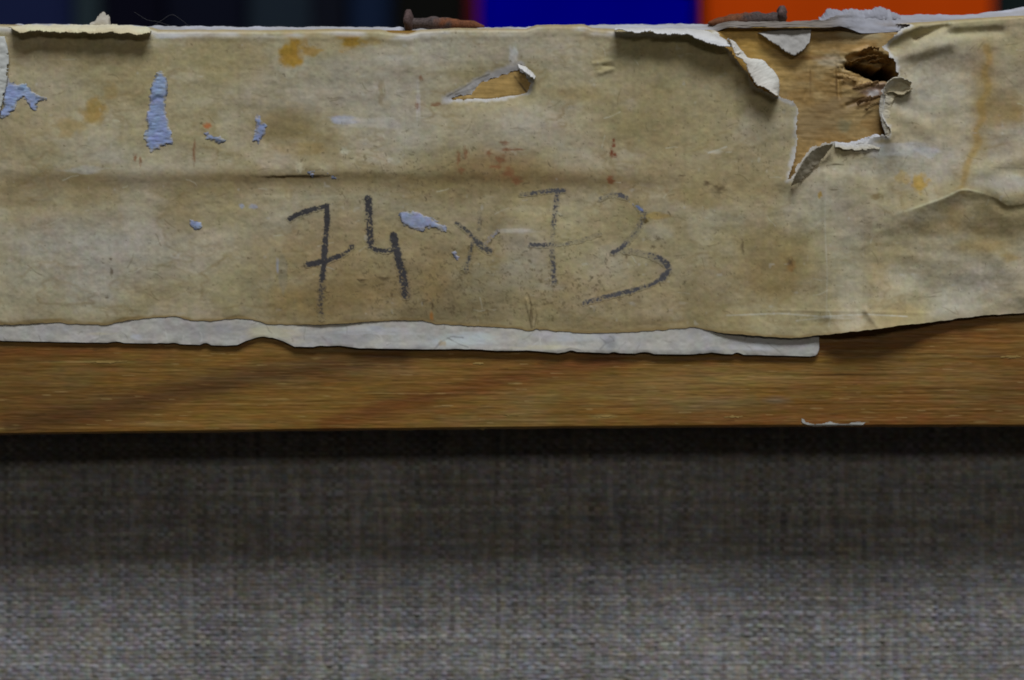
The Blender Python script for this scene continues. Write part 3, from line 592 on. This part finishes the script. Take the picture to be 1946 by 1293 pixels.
# --- pale blue paint and paper remnants stuck on the margin
def fleck(poly, label, tone=(128, 142, 184), ridge=1.2, name='paint_fleck', lift=1.6, seed=0, fold_shade=()):
    xs, ys = [p[0] for p in poly], [p[1] for p in poly]
    px, py = np.meshgrid(np.arange(min(xs) - 4, max(xs) + 4, 1.3), np.arange(min(ys) - 4, max(ys) + 4, 1.3))
    s = sdf(px, py, poly, 60) + 5.5 * (fbm(px / 6, py / 5, 340 + seed, 3) - .5) * 2
    k = .25 * (s[:-1, :-1] + s[1:, :-1] + s[1:, 1:] + s[:-1, 1:]) < 0
    h = margin_height(px, py) + lift * (.5 + .5 * sst(1, -5, s)) + ridge * .7 * (fbm(px / 16, py / 4.6, 345 + seed, 3) - .4) * 2 - .8 * sst(-3, 1, s)
    n = fbm(px / 10, py / 5, 350 + seed, 3)[..., None]
    col = alb(*tone) * (.74 + .44 * n) * chroma(px, py, .25, 12, 670 + seed)
    grey = (sst(.5, .68, fbm(px / 16, py / 20, 358 + seed, 3)) * .45)[..., None]; col = col * (1 - grey) + alb(112, 122, 146) * grey
    for f in fold_shade:
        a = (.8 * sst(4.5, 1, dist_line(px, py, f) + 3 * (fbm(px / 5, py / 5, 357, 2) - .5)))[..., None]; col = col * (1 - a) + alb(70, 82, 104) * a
    fd = (sst(-6.5, .5, s + 4 * (fbm(px / 9, py / 9, 359, 2) - .5)) * .75)[..., None]; col = col * (1 - fd) + margin_colour(px, py) * fd
    ed = (sst(-5, 0, s) * sst(.5, .62, fbm(px / 12, py / 10, 355 + seed, 2)) * .8)[..., None]; col = col * (1 - ed) + alb(62, 74, 96) * ed  # patchy dark rim painted as the fleck's edge shadow
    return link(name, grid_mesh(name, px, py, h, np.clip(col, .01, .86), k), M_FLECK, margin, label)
FL = [([(302, 137), (313, 136), (318, 150), (320, 178), (316, 195), (318, 215), (322, 240), (328, 262), (328, 276), (312, 279), (298, 284), (290, 290), (280, 278), (275, 258), (282, 240), (278, 222), (286, 200), (285, 178), (290, 160), (296, 145)], 'tall pale blue fleck, largest on the margin'),
      ([(16, 152), (30, 162), (45, 160), (52, 158), (64, 174), (80, 184), (92, 188), (78, 192), (72, 200), (72, 212), (62, 210), (56, 196), (46, 186), (34, 198), (26, 214), (12, 226), (2, 222), (8, 200), (9, 172)], 'forked pale blue fleck near the left edge'),
      ([(388, 252), (402, 256), (418, 262), (430, 269), (418, 272), (404, 268), (392, 264)], 'small flat blue fleck right of the tall one'),
      ([(488, 216), (498, 218), (500, 234), (508, 240), (502, 258), (494, 272), (476, 272), (480, 262), (488, 252), (487, 234)], 'narrow blue fleck with a dark notch'),
      ([(584, 328), (596, 326), (602, 332), (594, 336)], 'tiny blue fleck on the long crease'),
      ([(625, 331), (636, 334), (644, 342), (632, 342)], 'tiny bright blue fleck at the right end of the crease line'),
      ([(360, 416), (370, 418), (384, 424), (386, 433), (374, 436), (363, 428)], 'small round blue fleck above the plain left area'),
      ([(760, 406), (778, 402), (796, 404), (815, 414), (838, 424), (850, 434), (850, 446), (836, 438), (818, 432), (804, 440), (786, 438), (768, 428), (759, 418)], 'long pale lilac fleck between the four and the times sign'),
      ([(856, 476), (866, 480), (876, 490), (868, 492), (858, 486)], 'tiny lilac fleck under the times sign'),
      ([(1196, 384), (1212, 388), (1224, 398), (1224, 408), (1214, 404), (1202, 394)], 'grey-blue smear on the upper curve of the three')]
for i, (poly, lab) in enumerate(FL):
    fleck(poly, lab, (134, 142, 194) if i in (7, 8) else ((96, 106, 134) if i == 9 else (122, 136, 194)), 1.4 if i < 2 else .6, seed=i, lift=1.6 if i != 9 else .8, fold_shade={0: [[(313, 137), (314, 146)], [(318, 165), (319, 182)], [(287, 192), (300, 184), (316, 186)], [(280, 240), (288, 236)], [(312, 279), (330, 276)]], 1: [[(72, 188), (92, 188)], [(38, 170), (46, 171)]], 3: [[(488, 234), (502, 237)], [(478, 271), (494, 269)], [(489, 217), (498, 219), (500, 232)]], 2: [[(412, 268), (430, 270)]]}.get(i, ()))

# --- torn flaps of canvas: sheets swept between two edge lines, with thickness
def flap(name, A, B, bulge, label, tone=(176, 176, 176), hA=8, hB=8, n=70, m=16, ragA=0.6, ragB=2.2, seed=0, tone2=None, parent=None, thick=3.0, curlpow=1.0, mat=None):
    N_ = [int(n * 1.6)]
    def res(P, n=None):
        n = n or N_[0]; P = np.array(smooth(P, 10)); d = np.concatenate([[0], np.cumsum(np.hypot(*np.diff(P, axis=0).T))]); s = np.linspace(0, d[-1], n)
        return np.interp(s, d, P[:, 0]), np.interp(s, d, P[:, 1])
    n = N_[0]; m = m + 8
    ax, ay = res(A); bx_, by = res(B); u = np.linspace(0, 1, n)
    ay = ay + ragA * 1.3 * (fbm(u * 9, u * 0, 360 + seed, 5, .65) - .5) * 2; by = by + ragB * 1.3 * (fbm(u * 8, u * 0 + 4, 364 + seed, 5, .65) - .5) * 2
    t = np.linspace(0, 1, m)[:, None]
    px = ax + (bx_ - ax) * t; py = ay + (by - ay) * t
    h = hA + (np.asarray(hB) - hA) * t ** curlpow + bulge * np.sin(math.pi * t) * (0.75 + .5 * fbm(u * 6, u * 0, 368 + seed, 2))
    h = h + 1.6 * (fbm(px / 9, py / 7, 372 + seed, 3) - .5) * 2
    nn = fbm(px / 22, py / 9, 376 + seed, 4)[..., None]
    c0, c1 = alb(*tone), alb(*(tone2 or tone))
    col = (c0 * (1 - t[..., None]) + c1 * t[..., None]) * (.84 + .3 * nn)
    uu = np.arange(n - 1) * 1.0; tq = (np.arange(m - 1)[:, None] + .5) / (m - 1)      # frayed, fibrous free edges
    fb = .16 * vnoise(uu * .9 + seed, uu * 0, 440) + .20 * (vnoise(uu * .23 + seed, uu * 0, 441) > .62) * vnoise(uu * .9, uu * 0 + 3, 442)
    wd = np.clip(9.0 / np.maximum(np.hypot(bx_ - ax, by - ay)[:-1], 4), 0, 1) * np.interp(uu, [0, 6, n - 8, n - 2], [.2, 1, 1, .2]); fb = fb * wd * (.3 + 1.2 * vnoise(uu * .06 + seed, uu * 0, 445))
    fa = wd * .12 * vnoise(uu * .9 + seed, uu * 0 + 7, 443)
    me = grid_mesh(name, px, py, h, np.clip(col, .01, .86), (tq < 1 - fb) & (tq > fa))
    o = link(name, me, mat or M_WHITE, parent or margin, label)
    md = o.modifiers.new('thickness', 'SOLIDIFY'); md.thickness = thick * S; md.offset = 0
    return o
flap('torn_flap', [(24, 54), (40, 48), (90, 46), (180, 47), (240, 47), (276, 50), (288, 60)], [(24, 57), (44, 65), (80, 64), (150, 70), (220, 67), (262, 69), (291, 66)], 11, 'cream roll of canvas along the top left edge', (170, 162, 142), -8, 34, 160, 18, 3.4, 5.5, 1, (168, 157, 126), thick=1.6)
flap('torn_flap', [(168, 44), (178, 36), (188, 26), (196, 22), (205, 30), (207, 44)], [(172, 50), (180, 50), (188, 50), (194, 50), (200, 50), (206, 50)], 6, 'small upright white tuft of torn fibre at the top left', (140, 135, 124), -16, -4, 40, 10, 3, .6, 2, thick=1.0)
flap('torn_flap', [(1168, 55), (1220, 54), (1280, 55), (1325, 56), (1358, 66), (1390, 84)], [(1166, 64), (1200, 68), (1245, 70), (1290, 72), (1330, 84), (1360, 94), (1392, 92)], 7, 'long white curl of canvas left of the big tear', (150, 148, 142), 4, 42, 190, 16, 1.5, 6.0, 3, (172, 171, 168), thick=1.6)
flap('torn_flap', [(1380, 76), (1393, 82), (1408, 98), (1424, 112), (1444, 118), (1462, 130), (1478, 150), (1480, 168), (1478, 186)], [(1380, 79), (1388, 98), (1392, 108), (1397, 108), (1392, 112), (1404, 118), (1412, 130), (1420, 150), (1430, 166), (1452, 176), (1470, 187)], 3, 'white pointed flap bent forward at the left of the big tear', (170, 167, 160), 10, 46, 120, 18, 4.0, 3.4, 4, (158, 154, 146), thick=1.4)
flap('torn_flap', [(1440, 62), (1475, 57), (1510, 55), (1542, 54)], [(1446, 68), (1474, 88), (1508, 107), (1536, 84)], 2, 'pale triangular flap hanging into the top of the big tear', (118, 116, 112), -2, 14, 70, 14, 1.2, 2.2, 5, (140, 138, 134), thick=1.6)
flap('torn_flap', [(-40, 72), (-40, 110), (-40, 160), (-40, 218)], [(12, 72), (20, 110), (16, 160), (4, 214)], 3, 'greenish white scrap of canvas at the left end', (146, 148, 140), 14, 14, 50, 12, .5, 2, 6, (160, 162, 158))
flap('torn_flap', [(1500, 352), (1508, 334), (1524, 306), (1546, 284), (1578, 276)], [(1502, 354), (1520, 346), (1540, 326), (1560, 306), (1580, 278)], -2, 'leaf-shaped turned lip at the foot of the big tear', (138, 133, 119), 32, 13.5, 70, 12, .9, .9, 7, (132, 124, 106), thick=.6)
flap('torn_flap', [(1676, 178), (1680, 162), (1694, 152), (1712, 152), (1728, 160)], [(1678, 184), (1690, 178), (1702, 182), (1716, 182), (1730, 172)], -20, 'small rolled nub of canvas at the right of the cavity', (158, 153, 138), 30, 24, 60, 14, 1.6, 1.6, 8, (130, 120, 96), thick=1.6)  # second tone is darker, painting the shade inside the roll
flap('torn_flap', [(1672, 180), (1668, 205), (1670, 228), (1680, 262)], [(1700, 184), (1692, 205), (1690, 230), (1692, 262)], 2, 'white torn lip along the right of the big tear', (152, 149, 140), 16, 15, 80, 12, 3.0, 2.5, 9, (152, 143, 118), thick=1.2)
flap('torn_flap', [(984, 124), (994, 126), (1006, 134), (1018, 146)], [(986, 132), (996, 140), (1006, 148), (1015, 152)], 2, 'small white lifted corner at the right of the short slit', (160, 158, 152), 8, 22, 40, 10, 1.6, 1.8, 10, (172, 172, 174), thick=1.2)
flap('torn_flap', [(1560, 34), (1570, 26), (1580, 14), (1600, 18), (1640, 14), (1670, 10), (1690, 18), (1715, 26)], [(1560, 42), (1580, 42), (1600, 40), (1620, 38), (1645, 37), (1670, 36), (1690, 36), (1715, 36)], 3, 'ragged blue-grey canvas fibre on the top edge above the big tear', (118, 119, 126), -30, -16, 110, 12, 7, 1.5, 12, (112, 112, 118))
flap('torn_flap', [(1585, 270), (1620, 270), (1655, 258), (1682, 262)], [(1585, 282), (1620, 288), (1655, 286), (1690, 280)], 0, 'bluish white torn fibre along the bottom of the big tear', (160, 162, 172), 9, 15, 90, 10, 4, 3.5, 13, (156, 150, 132), thick=.8)

for i, (A, B, hA, hB, c) in enumerate([([(1612, 118), (1640, 108), (1668, 106)], [(1616, 124), (1642, 117), (1668, 114)], 6, -20, (120, 92, 50)), ([(1634, 98), (1652, 90), (1670, 92)], [(1636, 106), (1654, 101), (1670, 100)], 9, -4, (132, 104, 62)),
        ([(1650, 118), (1672, 112), (1692, 116)], [(1652, 126), (1674, 124), (1694, 128)], 2, -30, (112, 84, 44)), ([(1600, 142), (1622, 146), (1640, 156)], [(1602, 152), (1622, 158), (1638, 164)], 3, 5, (140, 114, 70)),
        ([(1618, 168), (1645, 158), (1668, 156)], [(1620, 176), (1646, 170), (1670, 164)], 6, 3, (126, 100, 66)), ([(1626, 196), (1650, 184), (1676, 182)], [(1630, 204), (1652, 198), (1676, 190)], 5, 1, (104, 80, 52)), ([(1640, 210), (1656, 196), (1672, 196)], [(1646, 216), (1660, 208), (1674, 202)], 5, 2, (134, 112, 76))]):
    B = [(b[0], a[1] + (b[1] - a[1]) * .62) for a, b in zip(A, B)]; flap('splinter', A, B, .6, None, tuple(v * .92 for v in c), hA, hB, 40, 8, 3.5, 3.5, 20 + i, None, bar, .6, 1.0, M_WOOD)
# --- white paint chip and raised splinters on the bar
def chip(poly, name, label, tone, mat, lift=1.5, seed=0):
    xs, ys = [p[0] for p in poly], [p[1] for p in poly]
    px, py = np.meshgrid(np.arange(min(xs) - 3, max(xs) + 3, 1.2), np.arange(min(ys) - 3, max(ys) + 3, 1.0))
    s = sdf(px, py, poly, 60) + 2.0 * (fbm(px / 6, py / 3, 380 + seed, 3) - .5) * 2
    k = .25 * (s[:-1, :-1] + s[1:, :-1] + s[1:, 1:] + s[:-1, 1:]) < 0
    n = fbm(px / 20, py / 5, 384 + seed, 3)[..., None]
    return link(name, grid_mesh(name, px, py, wood_height(px, py) + lift, np.clip(alb(*tone) * (.7 + .6 * n), .01, .86), k), mat, bar, label)
chip([(1523, 796), (1527, 796), (1530, 803), (1545, 806), (1562, 806), (1574, 802), (1582, 803), (1590, 806), (1612, 806), (1628, 802), (1644, 803), (1640, 808), (1612, 809.5), (1560, 810.5), (1538, 809.5), (1526, 804)], 'paint_chip', 'white chip of paint on the lower arris', (148, 148, 142), M_WHITE)
for i, (x, y, w) in enumerate([(908, 691, 30), (970, 788, 46), (1148, 791, 30), (200, 688, 80), (918, 815, 34), (1395, 792, 40), (1920, 678, 44)]):
    chip([(x - w * .5, y + 1), (x - w * .1, y - 2.0), (x + w * .5, y - 1), (x + w * .2, y + 2.0)], 'splinter', None, (128, 106, 60), M_WOOD, .8, i)

# --- rusty tacks bent flat along the top edge
def tack(A, B, headx, heady0, heady1, label, flip, h0):
    n, m = 40, 14
    u = np.linspace(0, 1, n); ax, ay = A; bx_, by = B
    cx_ = ax + (bx_ - ax) * u; cy_ = ay + (by - ay) * u - 2 * np.sin(u * math.pi)
    r = np.interp(u, [0, .15, .5, .85, 1], [12, 12, 14, 11, 3.0]) * (1 + .6 * (fbm(u * 9, u * 0, 390 + flip, 3) - .5))
    ang = np.linspace(0, 2 * math.pi, m)
    px = cx_[None, :] + 0 * ang[:, None]; py = cy_[None, :] + np.cos(ang)[:, None] * r[None, :] * .95; hh = h0 + np.sin(ang)[:, None] * r[None, :]
    nn = fbm(px / 12, py / 6 + hh / 6, 394, 4)[..., None]
    wr = np.linspace(0, 1, n)[None, :, None]
    pit = fbm(px / 5, py / 4 + hh / 4, 396, 3)[..., None]; wr = sst(.35, .6, wr + .5 * (nn - .5))
    col = (alb(64, 56, 54) * (1 - wr) + alb(86, 54, 36) * wr) * (.35 + .7 * nn + .6 * pit)
    root = link('tack', grid_mesh('tack', px, py, hh, np.clip(col, .01, .8)), M_RUST, painting, label)
    # worn round head, seen nearly edge on
    k = 26; a2 = np.linspace(0, 2 * math.pi, k); ry = (heady1 - heady0) / 2; cy0 = (heady0 + heady1) / 2
    prof = np.array([(-7, .02), (-7, .8), (-4, 1.0), (3, 1.0), (7, .7), (10, .4)])
    PXh = headx + prof[:, 0][:, None] + 2.0 * np.sin(3 * a2)[None, :] * prof[:, 1][:, None]
    PYh = cy0 + np.cos(a2)[None, :] * ry * prof[:, 1][:, None] * (1 + .15 * np.sin(5 * a2))[None, :]
    HH = h0 + np.sin(a2)[None, :] * ry * 1.2 * prof[:, 1][:, None]
    nn = fbm(PYh / 6, HH / 6, 398, 3)[..., None]
    link('tack_head', grid_mesh('tack_head', PXh, PYh, HH, np.clip(alb(66, 54, 52) * (.6 + .9 * nn), .01, .8)), M_RUST, root)
tack((772, 40), (920, 47), 774, 16, 58, 'rusty tack bent flat at the centre of the top edge', 1, -32)
tack((1486, 32), (1348, 41), 1488, 9, 42, 'rusty tack bent flat above the big tear', 2, -26)

# --- loose linty threads on the top edge
def lint(pts, label, r=0.28):
    P = np.array(smooth(pts, 6)); a = np.linspace(0, 2 * math.pi, 6)[:, None]
    px = P[:, 0][None, :] + np.sin(a) * r * .5; py = P[:, 1][None, :] + np.cos(a) * r; hh = -22 + 6 * np.sin(P[:, 0] / 9.0)[None, :] + np.sin(a) * r
    link('loose_thread', grid_mesh('loose_thread', px, py, hh, np.ones(px.shape + (3,)) * .4), M_LINT, margin)
M_LINT = plain_material('pale_lint', tuple(alb(66, 66, 70)), .9, .1, .1, 4000)
lint([(290, 46), (305, 36), (322, 24), (340, 34), (355, 46)], None); lint([(252, 20), (275, 34), (300, 40), (318, 45)], None, .25)

# ------------------------------------------------------------------ blurred things behind the painting
def box_mesh(name, x0, x1, y0, y1, z0, z1, r=0.004):
    import bmesh
    bm = bmesh.new(); bmesh.ops.create_cube(bm, size=1)
    for v in bm.verts:
        v.co = (x0 + (v.co.x + .5) * (x1 - x0), y0 + (v.co.y + .5) * (y1 - y0), z0 + (v.co.z + .5) * (z1 - z0))
    bmesh.ops.bevel(bm, geom=list(bm.edges), offset=r, segments=2, affect='EDGES')
    me = bpy.data.meshes.new(name); bm.to_mesh(me); bm.free(); return me
BY = 0.62                    # distance of the front faces behind the bar
KX = (DIST + BY) / DIST * S
def X(p): return (p - CX) * KX
ZB, ZT = 0.02, 0.34
def upright(name, p0, p1, col, label, cat, dy=0.0, spine=True, rough=.5, zt=ZT):
    m = plain_material(name + '_surface', tuple(col), .9, 0.0, .06, 30)
    root = bpy.data.objects.new(name, None); scene.collection.objects.link(root); root.location = ((X(p0) + X(p1)) / 2, BY + dy, ZB)
    root['label'] = label; root['category'] = cat
    w = (X(p1) - X(p0)) / 2
    link('body', box_mesh('body', -w, w, 0, .22, 0, zt - ZB, .003), m, root)
    if spine: link('lid', box_mesh('lid', -w - .002, w + .002, -.004, .224, zt - ZB + .001, zt - ZB + .03, .003), m, root)
    return root
DARKS = [(-420, -60, (16, 18, 24)), (-60, 126, (24, 30, 58)), (126, 184, (36, 46, 50)), (184, 300, (12, 12, 22)), (300, 470, (15, 17, 28)), (470, 590, (28, 36, 44)), (590, 655, (18, 20, 28)), (655, 745, (20, 30, 50)), (745, 888, (16, 16, 14))]
names = ['black upright folder beyond the left end of the bar', 'navy upright folder behind the left corner of the bar', 'narrow grey-green folder right of the navy one', 'black folder between the grey-green one and the dull middle ones', 'broad blue-black folder behind the loose threads', 'slate grey folder left of the centre tack', 'slim charcoal folder between the slate and the dark blue one', 'dark blue folder just left of the centre tack', 'black-brown folder behind the centre tack, beside the bright blue box']
for (p0, p1, c), lab in zip(DARKS, names):
    o = upright('folder', p0 + 1, p1 - 1, lin(c) / .55, lab, 'folder', random.Random(p0).uniform(0, .03), False); o['group'] = 'dark folders standing behind the painting'
upright('folder', 889, 908, lin((60, 12, 18)) / .3, 'thin maroon folder touching the bright blue box', 'folder', 0, False)['group'] = 'dark folders standing behind the painting'
upright('storage_box', 910, 1320, lin((0, 0, 118)) / .455, 'bright blue box standing behind the centre of the bar', 'box')
upright('storage_box', 1340, 1888, lin((158, 54, 6)) / .455, 'bright orange box standing behind the right end of the bar', 'box')
upright('folder', 1892, 2380, lin((14, 20, 20)) / .3, 'black-green folder right of the orange box', 'folder', 0, False)['group'] = 'dark folders standing behind the painting'

m_wall = plain_material('dark_wall_paint', tuple(lin((24, 24, 28))), .8, .2, .1, 6)
w = link('wall', box_mesh('wall', -1.6, 1.6, BY + .30, BY + .40, -.9, 1.6, .002), m_wall); w['kind'] = 'structure'
w = link('shelf_floor', box_mesh('shelf_floor', -1.2, 1.2, BY - .05, BY + .30, ZB - .03, ZB - .0005, .002), m_wall); w['kind'] = 'structure'
